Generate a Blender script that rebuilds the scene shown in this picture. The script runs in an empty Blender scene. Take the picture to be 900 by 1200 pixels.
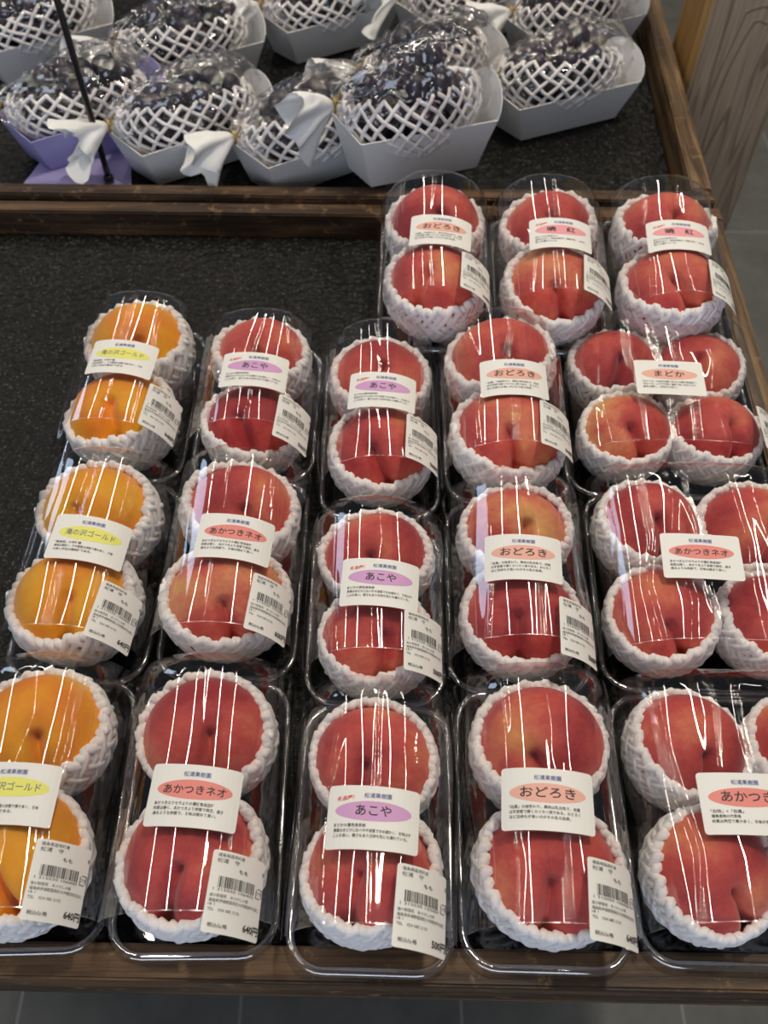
import bpy, bmesh, math, random
from math import sin, cos, pi, radians as R
from mathutils import Vector, Matrix, noise

SC = bpy.context.scene
COL = SC.collection

# ------------------------------------------------------------------ camera
CAM_H = 0.615
cd = bpy.data.cameras.new('camera')
cd.sensor_fit = 'VERTICAL'
cd.sensor_height = 36.0
cd.sensor_width = 27.0
cd.lens = 36.0 * 1050 / 1200
cd.clip_start = 0.02
cd.dof.use_dof = True
cd.dof.focus_distance = 0.60
cd.dof.aperture_fstop = 9.0
cam = bpy.data.objects.new('camera', cd)
COL.objects.link(cam)
cam.location = (0, 0, CAM_H)
cam.rotation_euler = (R(90 - 55.4), 0, 0)
SC.camera = cam

# ------------------------------------------------------------------ light, exposure
SC.view_settings.view_transform = 'Standard'
SC.view_settings.look = 'None'
SC.view_settings.gamma = 1.0
SC.view_settings.use_curve_mapping = False
SC.view_settings.exposure = 0.92
SC.cycles.max_bounces = 14
SC.cycles.transparent_max_bounces = 40
SC.cycles.caustics_reflective = False
SC.cycles.caustics_refractive = False

w = bpy.data.worlds.new('shop_air')
SC.world = w
w.use_nodes = True
w.node_tree.nodes['Background'].inputs[0].default_value = (0.80, 0.86, 1.0, 1)
w.node_tree.nodes['Background'].inputs[1].default_value = 0.05


def area(name, loc, rot, sx, sy, watts, col):
    l = bpy.data.lights.new(name, 'AREA')
    l.shape = 'RECTANGLE'
    l.size, l.size_y = sx, sy
    l.energy = watts
    l.color = col
    o = bpy.data.objects.new(name, l)
    o.location = loc
    o.rotation_euler = rot
    COL.objects.link(o)
    return o


WARM = (1.0, 0.90, 0.76)
# linear tubes under the shop ceiling, running front to back
for x, p in ((-2.0, 10.0), (-0.70, 9.0), (0.45, 9.0), (1.75, 10.0)):
    area('ceiling_tube', (x, 1.9, 2.3), (0, 0, 0), 0.022, 3.6, p, WARM)
# a shop spot over the display
area('ceiling_spot', (0.5, 0.9, 2.3), (0, 0, 0), 0.12, 0.12, 10, WARM)
# daylight: shop front behind the photographer, and a window far back on the left
area('shop_front_daylight', (-0.6, -2.4, 0.9), (R(80), 0, 0), 2.6, 1.8, 20, (0.72, 0.82, 1.0))
area('window_daylight', (-2.4, 2.2, 1.3), (R(90), 0, R(-118)), 0.5, 1.2, 4, (0.62, 0.76, 1.0))


# ------------------------------------------------------------------ materials
def new_mat(name):
    m = bpy.data.materials.new(name)
    m.use_nodes = True
    nt = m.node_tree
    b = nt.nodes['Principled BSDF']
    return m, nt, b


def N(nt, typ, **kw):
    n = nt.nodes.new(typ)
    for k, v in kw.items():
        if k.startswith('i_'):
            n.inputs[k[2:].replace('_', ' ')].default_value = v
        else:
            setattr(n, k, v)
    return n


def plain(name, col, rough=0.6, spec=0.5, **kw):
    m, nt, b = new_mat(name)
    b.inputs['Base Color'].default_value = (*col, 1)
    b.inputs['Roughness'].default_value = rough
    b.inputs['Specular IOR Level'].default_value = spec
    for k, v in kw.items():
        b.inputs[k.replace('_', ' ')].default_value = v
    return m


def ramp(nt, fac, stops):
    r = nt.nodes.new('ShaderNodeValToRGB')
    e = r.color_ramp.elements
    while len(e) < len(stops):
        e.new(0.5)
    for k, (p, c) in enumerate(stops):
        e[k].position = p
        e[k].color = (*c, 1)
    nt.links.new(fac, r.inputs[0])
    return r


def clear_mat(name, rough, boost, tint=(0.985, 0.985, 0.985), bump=0.0):
    m = bpy.data.materials.new(name)
    m.use_nodes = True
    nt = m.node_tree
    nt.nodes.clear()
    out = nt.nodes.new('ShaderNodeOutputMaterial')
    mix = nt.nodes.new('ShaderNodeMixShader')
    tr = nt.nodes.new('ShaderNodeBsdfTransparent')
    tr.inputs[0].default_value = (*tint, 1)
    gl = nt.nodes.new('ShaderNodeBsdfGlossy')
    gl.inputs['Roughness'].default_value = rough
    gl.inputs['Color'].default_value = (1, 1, 1, 1)
    # both faces of a thin sheet reflect alike: Schlick on the facing angle
    lw = nt.nodes.new('ShaderNodeLayerWeight')
    lw.inputs['Blend'].default_value = 0.5
    pw = N(nt, 'ShaderNodeMath', operation='POWER')
    nt.links.new(lw.outputs['Facing'], pw.inputs[0])
    pw.inputs[1].default_value = 4.0
    mul = N(nt, 'ShaderNodeMath', operation='MULTIPLY_ADD', use_clamp=True)
    nt.links.new(pw.outputs[0], mul.inputs[0])
    mul.inputs[1].default_value = 0.85
    mul.inputs[2].default_value = boost
    nt.links.new(mul.outputs[0], mix.inputs[0])
    nt.links.new(tr.outputs[0], mix.inputs[1])
    nt.links.new(gl.outputs[0], mix.inputs[2])
    nt.links.new(mix.outputs[0], out.inputs[0])
    if bump > 0:
        tc = nt.nodes.new('ShaderNodeTexCoord')
        nz = N(nt, 'ShaderNodeTexNoise', i_Scale=120.0, i_Detail=2.0)
        bp = N(nt, 'ShaderNodeBump', i_Strength=bump, i_Distance=0.002)
        nt.links.new(tc.outputs['Object'], nz.inputs['Vector'])
        nt.links.new(nz.outputs['Fac'], bp.inputs['Height'])
        nt.links.new(bp.outputs[0], gl.inputs['Normal'])
    return m


M_FILM = clear_mat('clear_film', 0.018, 0.105)
M_HEM = clear_mat('film_cut_edge', 0.2, 0.30)
M_LIP = clear_mat('clear_tray_lip', 0.05, 0.26)
M_TRAY = clear_mat('clear_tray_plastic', 0.03, 0.11, (0.96, 0.97, 0.975))
M_BAG = clear_mat('crinkled_bag_film', 0.025, 0.12, (0.97, 0.97, 0.98))


def peach_mat(name, yellow, mid, red, deep, bias):
    m, nt, b = new_mat(name)
    L = nt.links.new
    tc = nt.nodes.new('ShaderNodeTexCoord')
    oi = nt.nodes.new('ShaderNodeObjectInfo')
    off = N(nt, 'ShaderNodeVectorMath', operation='SCALE')
    comb = nt.nodes.new('ShaderNodeCombineXYZ')
    for k in range(3):
        L(oi.outputs['Random'], comb.inputs[k])
    L(comb.outputs[0], off.inputs[0])
    off.inputs['Scale'].default_value = 37.0
    add = N(nt, 'ShaderNodeVectorMath', operation='ADD')
    L(tc.outputs['Object'], add.inputs[0])
    L(off.outputs[0], add.inputs[1])
    big = N(nt, 'ShaderNodeTexNoise', i_Scale=17.0, i_Detail=2.0, i_Roughness=0.5)
    L(add.outputs[0], big.inputs['Vector'])
    fine = N(nt, 'ShaderNodeTexNoise', i_Scale=160.0, i_Detail=5.0, i_Roughness=0.65)
    L(add.outputs[0], fine.inputs['Vector'])
    # streaks that run from the stem hollow down the flanks
    sep = nt.nodes.new('ShaderNodeSeparateXYZ')
    L(tc.outputs['Object'], sep.inputs[0])
    at = N(nt, 'ShaderNodeMath', operation='ARCTAN2')
    L(sep.outputs[0], at.inputs[0])
    L(sep.outputs[1], at.inputs[1])
    cs = nt.nodes.new('ShaderNodeCombineXYZ')
    L(at.outputs[0], cs.inputs[0])
    zz = N(nt, 'ShaderNodeMath', operation='MULTIPLY')
    zz.inputs[1].default_value = 12.0
    L(sep.outputs[2], zz.inputs[0])
    L(zz.outputs[0], cs.inputs[1])
    L(oi.outputs['Random'], cs.inputs[2])
    stk = N(nt, 'ShaderNodeTexNoise', i_Scale=5.0, i_Detail=4.0, i_Roughness=0.6)
    L(cs.outputs[0], stk.inputs['Vector'])

    def mad(a, k, c=None):
        n = N(nt, 'ShaderNodeMath', operation='MULTIPLY_ADD')
        L(a, n.inputs[0])
        n.inputs[1].default_value = k
        if c is None:
            n.inputs[2].default_value = 0
        elif isinstance(c, float):
            n.inputs[2].default_value = c
        else:
            L(c, n.inputs[2])
        return n.outputs[0]
    s = mad(big.outputs['Fac'], 1.45, bias - 0.20)
    s = mad(fine.outputs['Fac'], 0.34, s)
    s = mad(stk.outputs['Fac'], 0.12, s)
    rp = ramp(nt, s, [(0.30, yellow), (0.50, mid), (0.68, red), (0.95, deep)])
    # pale freckles
    fr = N(nt, 'ShaderNodeTexVoronoi', i_Scale=420.0)
    L(add.outputs[0], fr.inputs['Vector'])
    fm = ramp(nt, fr.outputs['Distance'], [(0.10, (1, 1, 1)), (0.22, (0, 0, 0))])
    fk = mad(fm.outputs[0], 0.22)
    mx = N(nt, 'ShaderNodeMix', data_type='RGBA')
    L(fk, mx.inputs['Factor'])
    L(rp.outputs[0], mx.inputs['A'])
    mx.inputs['B'].default_value = (*mid, 1)
    L(mx.outputs['Result'], b.inputs['Base Color'])
    b.inputs['Roughness'].default_value = 0.62
    b.inputs['Specular IOR Level'].default_value = 0.25
    b.inputs['Sheen Weight'].default_value = 0.25
    b.inputs['Sheen Roughness'].default_value = 0.4
    b.inputs['Subsurface Weight'].default_value = 0.08
    b.inputs['Subsurface Radius'].default_value = (0.004, 0.0015, 0.0008)
    bp = N(nt, 'ShaderNodeBump', i_Strength=0.2, i_Distance=0.001)
    L(fine.outputs['Fac'], bp.inputs['Height'])
    L(bp.outputs[0], b.inputs['Normal'])
    return m


M_RED = peach_mat('red_peach_skin', (0.80, 0.34, 0.10), (0.70, 0.18, 0.095), (0.60, 0.086, 0.068), (0.36, 0.030, 0.034), -0.02)
M_BLUSH = peach_mat('blushed_peach_skin', (0.78, 0.42, 0.12), (0.74, 0.25, 0.115), (0.60, 0.095, 0.065), (0.45, 0.03, 0.03), -0.14)
M_GOLD = peach_mat('golden_peach_skin', (0.86, 0.46, 0.025), (0.90, 0.40, 0.016), (0.88, 0.31, 0.014), (0.80, 0.19, 0.02), -0.12)

M_NET = plain('white_foam_net', (0.88, 0.84, 0.815), 0.7, 0.3)
M_NET.node_tree.nodes['Principled BSDF'].inputs['Subsurface Weight'].default_value = 0.25
M_NET.node_tree.nodes['Principled BSDF'].inputs['Subsurface Radius'].default_value = (0.004, 0.003, 0.0025)
M_PAPER = plain('white_sticker_paper', (0.80, 0.79, 0.74), 0.5, 0.4)
M_NAVY = plain('navy_ink', (0.06, 0.09, 0.30), 0.6)
M_INK = plain('black_ink', (0.03, 0.022, 0.025), 0.6)
M_GREY_INK = plain('thermal_print', (0.055, 0.055, 0.055), 0.6)
M_RED_INK = plain('red_ink', (0.72, 0.10, 0.07), 0.6)
M_OVALS = {
    'yellow': plain('yellow_oval_ink', (0.80, 0.78, 0.16), 0.6),
    'red': plain('red_oval_ink', (0.78, 0.25, 0.21), 0.6),
    'purple': plain('purple_oval_ink', (0.62, 0.33, 0.58), 0.6),
    'salmon': plain('salmon_oval_ink', (0.80, 0.42, 0.33), 0.6),
    'pink': plain('pink_oval_ink', (0.82, 0.33, 0.36), 0.6),
}
M_GOLDNAME = plain('violet_grey_ink', (0.16, 0.15, 0.22), 0.6)
M_CARD = plain('white_card', (0.80, 0.79, 0.77), 0.55, 0.4)
M_LAV = plain('lavender_card', (0.42, 0.38, 0.68), 0.5, 0.4)
M_TISSUE = plain('white_tissue', (0.82, 0.82, 0.80), 0.55, 0.4)
M_TIE = plain('gold_twist_tie', (0.62, 0.40, 0.10), 0.3, 0.5, Metallic=0.8)
M_STEEL = plain('dark_steel', (0.09, 0.085, 0.085), 0.28, 0.5, Metallic=0.9)
M_BLACK = plain('black_stand_board', (0.012, 0.012, 0.014), 0.6)
M_LEAF = plain('green_stem', (0.12, 0.25, 0.04), 0.5)


def grape_mat():
    m, nt, b = new_mat('dark_grape_skin')
    L = nt.links.new
    tc = nt.nodes.new('ShaderNodeTexCoord')
    nz = N(nt, 'ShaderNodeTexNoise', i_Scale=45.0, i_Detail=3.0)
    L(tc.outputs['Object'], nz.inputs['Vector'])
    rp = ramp(nt, nz.outputs['Fac'], [(0.3, (0.010, 0.008, 0.014)), (0.7, (0.05, 0.035, 0.05))])
    L(rp.outputs[0], b.inputs['Base Color'])
    b.inputs['Roughness'].default_value = 0.4
    return m


M_GRAPE = grape_mat()


def mat_mat():
    m, nt, b = new_mat('black_pebbled_foam')
    L = nt.links.new
    tc = nt.nodes.new('ShaderNodeTexCoord')
    nz = N(nt, 'ShaderNodeTexNoise', i_Scale=420.0, i_Detail=2.0)
    L(tc.outputs['Object'], nz.inputs['Vector'])
    rp = ramp(nt, nz.outputs['Fac'], [(0.35, (0.004, 0.004, 0.004)), (0.60, (0.008, 0.0078, 0.0072)), (0.70, (0.075, 0.071, 0.064))])
    L(rp.outputs[0], b.inputs['Base Color'])
    b.inputs['Roughness'].default_value = 0.45
    b.inputs['Specular IOR Level'].default_value = 0.16
    return m


M_MAT = mat_mat()


def wood_mat(name, dark, mid, light, axis, scale=1.0, weather=None, rings=9.0):
    """grain stretched along the object's own axis"""
    m, nt, b = new_mat(name)
    L = nt.links.new
    tc = nt.nodes.new('ShaderNodeTexCoord')
    mp = nt.nodes.new('ShaderNodeMapping')
    sc = [28.0 * scale] * 3
    sc[axis] = 1.6 * scale
    mp.inputs['Scale'].default_value = sc
    L(tc.outputs['Object'], mp.inputs['Vector'])
    n1 = N(nt, 'ShaderNodeTexNoise', i_Scale=1.0, i_Detail=5.0, i_Roughness=0.6, i_Distortion=0.6)
    L(mp.outputs[0], n1.inputs['Vector'])
    n2 = N(nt, 'ShaderNodeTexNoise', i_Scale=7.0, i_Detail=4.0, i_Roughness=0.7)
    L(mp.outputs[0], n2.inputs['Vector'])
    w1 = N(nt, 'ShaderNodeMath', operation='MULTIPLY')
    L(n1.outputs['Fac'], w1.inputs[0])
    w1.inputs[1].default_value = rings
    sn = N(nt, 'ShaderNodeMath', operation='SINE')
    w2 = N(nt, 'ShaderNodeMath', operation='MULTIPLY')
    L(w1.outputs[0], w2.inputs[0])
    w2.inputs[1].default_value = 2.2
    L(w2.outputs[0], sn.inputs[0])
    a1 = N(nt, 'ShaderNodeMath', operation='MULTIPLY_ADD')
    L(sn.outputs[0], a1.inputs[0])
    a1.inputs[1].default_value = 0.22
    L(n2.outputs['Fac'], a1.inputs[2])
    rp = ramp(nt, a1.outputs[0], [(0.18, dark), (0.5, mid), (0.85, light)])
    last = rp.outputs[0]
    if weather:
        n3 = N(nt, 'ShaderNodeTexNoise', i_Scale=60.0, i_Detail=6.0, i_Roughness=0.75)
        L(tc.outputs['Object'], n3.inputs['Vector'])
        fr = ramp(nt, n3.outputs['Fac'], [(0.57, (0, 0, 0)), (0.68, (1, 1, 1))])
        mx = N(nt, 'ShaderNodeMix', data_type='RGBA')
        fk = N(nt, 'ShaderNodeMath', operation='MULTIPLY')
        L(fr.outputs[0], fk.inputs[0])
        fk.inputs[1].default_value = 0.6
        L(fk.outputs[0], mx.inputs['Factor'])
        L(last, mx.inputs['A'])
        mx.inputs['B'].default_value = (*weather, 1)
        last = mx.outputs['Result']
    L(last, b.inputs['Base Color'])
    b.inputs['Roughness'].default_value = 0.5
    b.inputs['Specular IOR Level'].default_value = 0.35
    bp = N(nt, 'ShaderNodeBump', i_Strength=0.35, i_Distance=0.002)
    L(a1.outputs[0], bp.inputs['Height'])
    L(bp.outputs[0], b.inputs['Normal'])
    return m


RAILC = ((0.022, 0.012, 0.006), (0.070, 0.037, 0.017), (0.16, 0.088, 0.04))
M_RAIL_X = wood_mat('stained_rail_wood', *RAILC, 0, 1.2, (0.33, 0.21, 0.10))
M_RAIL_Y = wood_mat('stained_side_rail_wood_lit', (0.055, 0.032, 0.016), (0.15, 0.092, 0.046), (0.27, 0.17, 0.085), 1, 1.2, (0.36, 0.23, 0.11))  # stained wood, tones lightened to paint in the light on the side rail


def post_mat():
    m, nt, b = new_mat('weathered_post_wood')
    L = nt.links.new
    tc = nt.nodes.new('ShaderNodeTexCoord')
    sep = nt.nodes.new('ShaderNodeSeparateXYZ')
    L(tc.outputs['Object'], sep.inputs[0])
    # cathedral grain: distance across the face bent by height, disturbed round the knots
    mp = nt.nodes.new('ShaderNodeMapping')
    mp.inputs['Scale'].default_value = (20, 20, 2.2)
    L(tc.outputs['Object'], mp.inputs['Vector'])
    n1 = N(nt, 'ShaderNodeTexNoise', i_Scale=1.0, i_Detail=2.0, i_Distortion=0.3)
    L(mp.outputs[0], n1.inputs['Vector'])
    w1 = N(nt, 'ShaderNodeMath', operation='MULTIPLY')
    L(n1.outputs['Fac'], w1.inputs[0])
    w1.inputs[1].default_value = 62.0
    # knot
    kv = N(nt, 'ShaderNodeVectorMath', operation='SUBTRACT')
    L(tc.outputs['Object'], kv.inputs[0])
    kv.inputs[1].default_value = KNOT
    ks = N(nt, 'ShaderNodeVectorMath', operation='MULTIPLY')
    L(kv.outputs[0], ks.inputs[0])
    ks.inputs[1].default_value = (1.0, 1.0, 0.72)
    kl = N(nt, 'ShaderNodeVectorMath', operation='LENGTH')
    L(ks.outputs[0], kl.inputs[0])
    kr = N(nt, 'ShaderNodeMapRange')
    kr.inputs['From Min'].default_value = 0.0
    kr.inputs['From Max'].default_value = 0.05
    kr.inputs['To Min'].default_value = 22.0
    kr.inputs['To Max'].default_value = 0.0
    L(kl.outputs['Value'], kr.inputs['Value'])
    ad = N(nt, 'ShaderNodeMath', operation='ADD')
    L(w1.outputs[0], ad.inputs[0])
    L(kr.outputs[0], ad.inputs[1])
    sn = N(nt, 'ShaderNodeMath', operation='SINE')
    L(ad.outputs[0], sn.inputs[0])
    line = ramp(nt, sn.outputs[0], [(0.55, (0, 0, 0)), (0.98, (1, 1, 1))])
    mp2 = nt.nodes.new('ShaderNodeMapping')
    mp2.inputs['Scale'].default_value = (220, 220, 9)
    L(tc.outputs['Object'], mp2.inputs['Vector'])
    n2 = N(nt, 'ShaderNodeTexNoise', i_Scale=1.0, i_Detail=4.0)
    L(mp2.outputs[0], n2.inputs['Vector'])
    geo = nt.nodes.new('ShaderNodeNewGeometry')
    base = ramp(nt, n2.outputs['Fac'], [(0.3, (0.34, 0.235, 0.155)), (0.7, (0.50, 0.38, 0.26))])
    mx = N(nt, 'ShaderNodeMix', data_type='RGBA')
    fk = N(nt, 'ShaderNodeMath', operation='MULTIPLY')
    L(line.outputs[0], fk.inputs[0])
    fk.inputs[1].default_value = 0.45
    L(fk.outputs[0], mx.inputs['Factor'])
    L(base.outputs[0], mx.inputs['A'])
    mx.inputs['B'].default_value = (0.085, 0.045, 0.03, 1)
    kd = ramp(nt, kl.outputs['Value'], [(0.0, (1, 1, 1)), (0.0115, (1, 1, 1)), (0.0145, (0, 0, 0))])
    mk = N(nt, 'ShaderNodeMix', data_type='RGBA')
    L(kd.outputs[0], mk.inputs['Factor'])
    L(mx.outputs['Result'], mk.inputs['A'])
    mk.inputs['B'].default_value = (0.022, 0.017, 0.017, 1)
    L(mk.outputs['Result'], b.inputs['Base Color'])
    b.inputs['Roughness'].default_value = 0.6
    bp = N(nt, 'ShaderNodeBump', i_Strength=0.3, i_Distance=0.002)
    L(line.outputs[0], bp.inputs['Height'])
    L(bp.outputs[0], b.inputs['Normal'])
    return m


KNOT = (0.070, 0.0, 0.93)
M_POST = post_mat()
M_POST_SIDE = wood_mat('fresh_post_wood', (0.30, 0.15, 0.045), (0.46, 0.26, 0.085), (0.60, 0.37, 0.14), 2, 1.0)


def floor_mat():
    m, nt, b = new_mat('grey_stone_tile')
    L = nt.links.new
    tc = nt.nodes.new('ShaderNodeTexCoord')
    br = nt.nodes.new('ShaderNodeTexBrick')
    br.offset = 0.0
    br.inputs['Scale'].default_value = 1.0
    br.inputs['Brick Width'].default_value = 0.30
    br.inputs['Row Height'].default_value = 0.60
    br.inputs['Mortar Size'].default_value = 0.0022
    br.inputs['Mortar Smooth'].default_value = 0.3
    mp = nt.nodes.new('ShaderNodeMapping')
    mp.inputs['Location'].default_value = (0.195, 0.03, 0)
    L(tc.outputs['Object'], mp.inputs['Vector'])
    L(mp.outputs[0], br.inputs['Vector'])
    n1 = N(nt, 'ShaderNodeTexNoise', i_Scale=14.0, i_Detail=6.0, i_Roughness=0.7)
    L(tc.outputs['Object'], n1.inputs['Vector'])
    rp = ramp(nt, n1.outputs['Fac'], [(0.3, (0.085, 0.085, 0.075)), (0.7, (0.13, 0.13, 0.115))])
    mx = N(nt, 'ShaderNodeMix', data_type='RGBA')
    L(br.outputs['Fac'], mx.inputs['Factor'])
    L(rp.outputs[0], mx.inputs['A'])
    mx.inputs['B'].default_value = (0.22, 0.22, 0.20, 1)
    L(mx.outputs['Result'], b.inputs['Base Color'])
    b.inputs['Roughness'].default_value = 0.55
    return m


M_FLOOR = floor_mat()


# ------------------------------------------------------------------ helpers
def link(name, me, mats, parent=None, smooth=True):
    o = bpy.data.objects.new(name, me)
    COL.objects.link(o)
    if mats is not None:
        for m in (mats if isinstance(mats, (list, tuple)) else [mats]):
            me.materials.append(m)
    if smooth and len(me.polygons):
        me.polygons.foreach_set('use_smooth', [True] * len(me.polygons))
    if parent:
        o.parent = parent
    return o


def to_mesh(name, bm):
    me = bpy.data.meshes.new(name)
    bm.normal_update()
    bm.to_mesh(me)
    bm.free()
    return me


def tag(o, label, cat, group=None, kind=None):
    o['label'] = label
    o['category'] = cat
    if group:
        o['group'] = group
    if kind:
        o['kind'] = kind
    return o


def empty(name, M):
    o = bpy.data.objects.new(name, None)
    o.empty_display_size = 0.02
    o.matrix_world = M
    COL.objects.link(o)
    return o


def inst(name, me, M, parent=None):
    o = bpy.data.objects.new(name, me)
    COL.objects.link(o)
    if parent:
        o.parent = parent
    else:
        o.matrix_world = M
    return o


def box(bm, c, s, rot=0.0):
    vs = []
    for z in (-1, 1):
        for x, y in ((-1, -1), (1, -1), (1, 1), (-1, 1)):
            px, py = x * s[0] / 2, y * s[1] / 2
            vs.append(bm.verts.new((c[0] + px * cos(rot) - py * sin(rot), c[1] + px * sin(rot) + py * cos(rot), c[2] + z * s[2] / 2)))
    for f in ((3, 2, 1, 0), (4, 5, 6, 7), (0, 1, 5, 4), (1, 2, 6, 5), (2, 3, 7, 6), (3, 0, 4, 7)):
        bm.faces.new([vs[k] for k in f])


def prism(bm, quad, z0, z1):
    lo = [bm.verts.new((x, y, z0)) for x, y in quad]
    hi = [bm.verts.new((x, y, z1)) for x, y in quad]
    n = len(quad)
    bm.faces.new(lo[::-1])
    bm.faces.new(hi)
    for k in range(n):
        bm.faces.new((lo[k], lo[(k + 1) % n], hi[(k + 1) % n], hi[k]))


def tube(bm, pts, rad, sides=6, cap=True):
    """a tube along pts; rad is a number or one per point"""
    rings = []
    n = len(pts)
    up = None
    for k in range(n):
        a = pts[max(0, k - 1)]
        b = pts[min(n - 1, k + 1)]
        d = (b - a).normalized()
        if up is None:
            up = Vector((0, 0, 1)) if abs(d.z) < 0.9 else Vector((1, 0, 0))
        x = d.cross(up)
        x = x.normalized() if x.length > 1e-6 else Vector((1, 0, 0))
        y = x.cross(d).normalized()
        up = y
        r = rad if isinstance(rad, (int, float)) else rad[k]
        rings.append([bm.verts.new(pts[k] + (x * cos(2 * pi * j / sides) + y * sin(2 * pi * j / sides)) * r) for j in range(sides)])
    for k in range(n - 1):
        for j in range(sides):
            bm.faces.new((rings[k][j], rings[k][(j + 1) % sides], rings[k + 1][(j + 1) % sides], rings[k + 1][j]))
    if cap:
        for rg, k, q in ((rings[0], 0, 1), (rings[-1], -1, -2)):
            c = bm.verts.new(pts[k] + (pts[k] - pts[q]).normalized() * (rad if isinstance(rad, (int, float)) else rad[k]) * 0.7)
            for j in range(sides):
                f = (rg[j], rg[(j + 1) % sides], c)
                bm.faces.new(f if k == -1 else f[::-1])


def rounded_rect(w, l, r, seg=7):
    pts = []
    for cx, cy, a0 in ((w / 2 - r, l / 2 - r, 0), (-w / 2 + r, l / 2 - r, 90), (-w / 2 + r, -l / 2 + r, 180), (w / 2 - r, -l / 2 + r, 270)):
        for k in range(seg + 1):
            a = R(a0 + 90 * k / seg)
            pts.append((cx + r * cos(a), cy + r * sin(a)))
    return pts


# ------------------------------------------------------------------ setting
def struct(name, bm, mats, smooth=False):
    o = link(name, to_mesh(name, bm), mats, None, smooth)
    o['kind'] = 'structure'
    return o


FLOOR_Z = -0.77
bm = bmesh.new()
vs = [bm.verts.new(v) for v in ((-2.5, -1.5, 0), (3.0, -1.5, 0), (3.0, 4.5, 0), (-2.5, 4.5, 0))]
bm.faces.new(vs)
o = struct('floor', bm, M_FLOOR)
o.location.z = FLOOR_Z

# display stand under the trays
bm = bmesh.new()
box(bm, (-0.12, 0.80, (FLOOR_Z - 0.042) / 2), (0.80, 1.16, -FLOOR_Z - 0.042))
bmesh.ops.bevel(bm, geom=bm.edges[:], offset=0.004, segments=2, affect='EDGES')
o = link('display_stand', to_mesh('display_stand', bm), M_BLACK, None, False)
tag(o, 'black display stand under the wooden trays, mostly hidden', 'stand')


def rail(name, quad, z0, z1, m, parent):
    bm = bmesh.new()
    prism(bm, quad, z0, z1)
    bmesh.ops.recalc_face_normals(bm, faces=bm.faces[:])
    bmesh.ops.bevel(bm, geom=bm.edges[:], offset=0.0016, segments=2, affect='EDGES')
    return link(name, to_mesh(name, bm), m, parent, False)


RIM = 0.026
tray = empty('wooden_tray', Matrix.Translation((0, 0.45, 0)))
tag(tray, 'low wooden display tray holding the peach packs on black foam', 'display tray', 'wooden display trays')
O = tray.location


def rq(pts):
    return [(x - O.x, y - O.y) for x, y in pts]


def rail_at(name, pts, z0, z1, m, parent):
    o = rail(name, rq(pts), z0, z1, m, parent)
    return o


rail_at('front_rail', [(-0.46, 0.078), (0.3285, 0.0640), (0.3285, 0.0850), (-0.46, 0.0975)], -0.04, RIM, M_RAIL_X, tray)
rail_at('back_rail', [(-0.46, 0.788), (0.350, 0.772), (0.350, 0.7925), (-0.46, 0.806)], -0.04, RIM, M_RAIL_X, tray)
rail_at('side_rail', [(0.308, 0.0855), (0.3285, 0.0850), (0.3475, 0.7715), (0.327, 0.7720)], -0.04, RIM + 0.001, M_RAIL_Y, tray)
rail_at('side_rail', [(-0.46, 0.098), (-0.44, 0.098), (-0.44, 0.787), (-0.46, 0.787)], -0.04, RIM + 0.001, M_RAIL_Y, tray)
rail_at('bottom_board', [(-0.44, 0.0985), (0.307, 0.0860), (0.326, 0.7720), (-0.44, 0.786)], -0.04, -0.012, M_RAIL_X, tray)

tray2 = empty('wooden_tray', Matrix.Translation((0, 0.45, 0)))
tag(tray2, 'wooden display tray behind, holding grapes in white paper boxes', 'display tray', 'wooden display trays')
rail_at('front_rail', [(-0.80, 0.816), (0.345, 0.7940), (0.345, 0.8120), (-0.80, 0.834)], -0.04, RIM + 0.006, M_RAIL_X, tray2)
rail_at('side_rail', [(0.324, 0.8130), (0.3450, 0.8125), (0.370, 1.46), (0.349, 1.46)], -0.04, RIM + 0.007, M_RAIL_Y, tray2)
rail_at('side_rail', [(-0.80, 0.835), (-0.78, 0.835), (-0.78, 1.46), (-0.80, 1.46)], -0.04, RIM + 0.006, M_RAIL_Y, tray2)
rail_at('back_rail', [(-0.80, 1.461), (0.370, 1.461), (0.370, 1.481), (-0.80, 1.481)], -0.04, RIM + 0.006, M_RAIL_X, tray2)
rail_at('bottom_board', [(-0.78, 0.8345), (0.324, 0.8135), (0.348, 1.46), (-0.78, 1.46)], -0.04, -0.012, M_RAIL_X, tray2)

import numpy as np


def pebbled_mat(corners, step, seed):
    """a rough granular top over a quad: every grain is real relief"""
    rng = np.random.default_rng(seed)
    a, b, c, d = [np.array(q) for q in corners]
    nu = int(np.linalg.norm(b - a) / step)
    nv = int(np.linalg.norm(d - a) / step)
    u, v = np.meshgrid(np.linspace(0, 1, nu + 1), np.linspace(0, 1, nv + 1))
    ju = rng.uniform(-0.42, 0.42, u.shape) / nu
    jv = rng.uniform(-0.42, 0.42, v.shape) / nv
    inner = np.zeros(u.shape, bool)
    inner[1:-1, 1:-1] = True
    uu = np.where(inner, u + ju, u)[..., None]
    vv = np.where(inner, v + jv, v)[..., None]
    xy = (a * (1 - uu) + b * uu) * (1 - vv) + (d * (1 - uu) + c * uu) * vv
    z = np.where(inner, -rng.uniform(0, 1, u.shape) ** 1.3 * 0.0024, -0.0118)
    co = np.dstack((xy, z)).reshape(-1, 3)
    idx = np.arange((nu + 1) * (nv + 1)).reshape(nv + 1, nu + 1)
    q = np.stack((idx[:-1, :-1], idx[:-1, 1:], idx[1:, 1:], idx[1:, :-1]), -1).reshape(-1, 4)
    me = bpy.data.meshes.new('foam_mat')
    me.vertices.add(len(co))
    me.vertices.foreach_set('co', co.ravel())
    me.loops.add(q.size)
    me.loops.foreach_set('vertex_index', q.ravel())
    me.polygons.add(len(q))
    me.polygons.foreach_set('loop_start', np.arange(0, q.size, 4))
    me.update(calc_edges=True)
    return me


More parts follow.
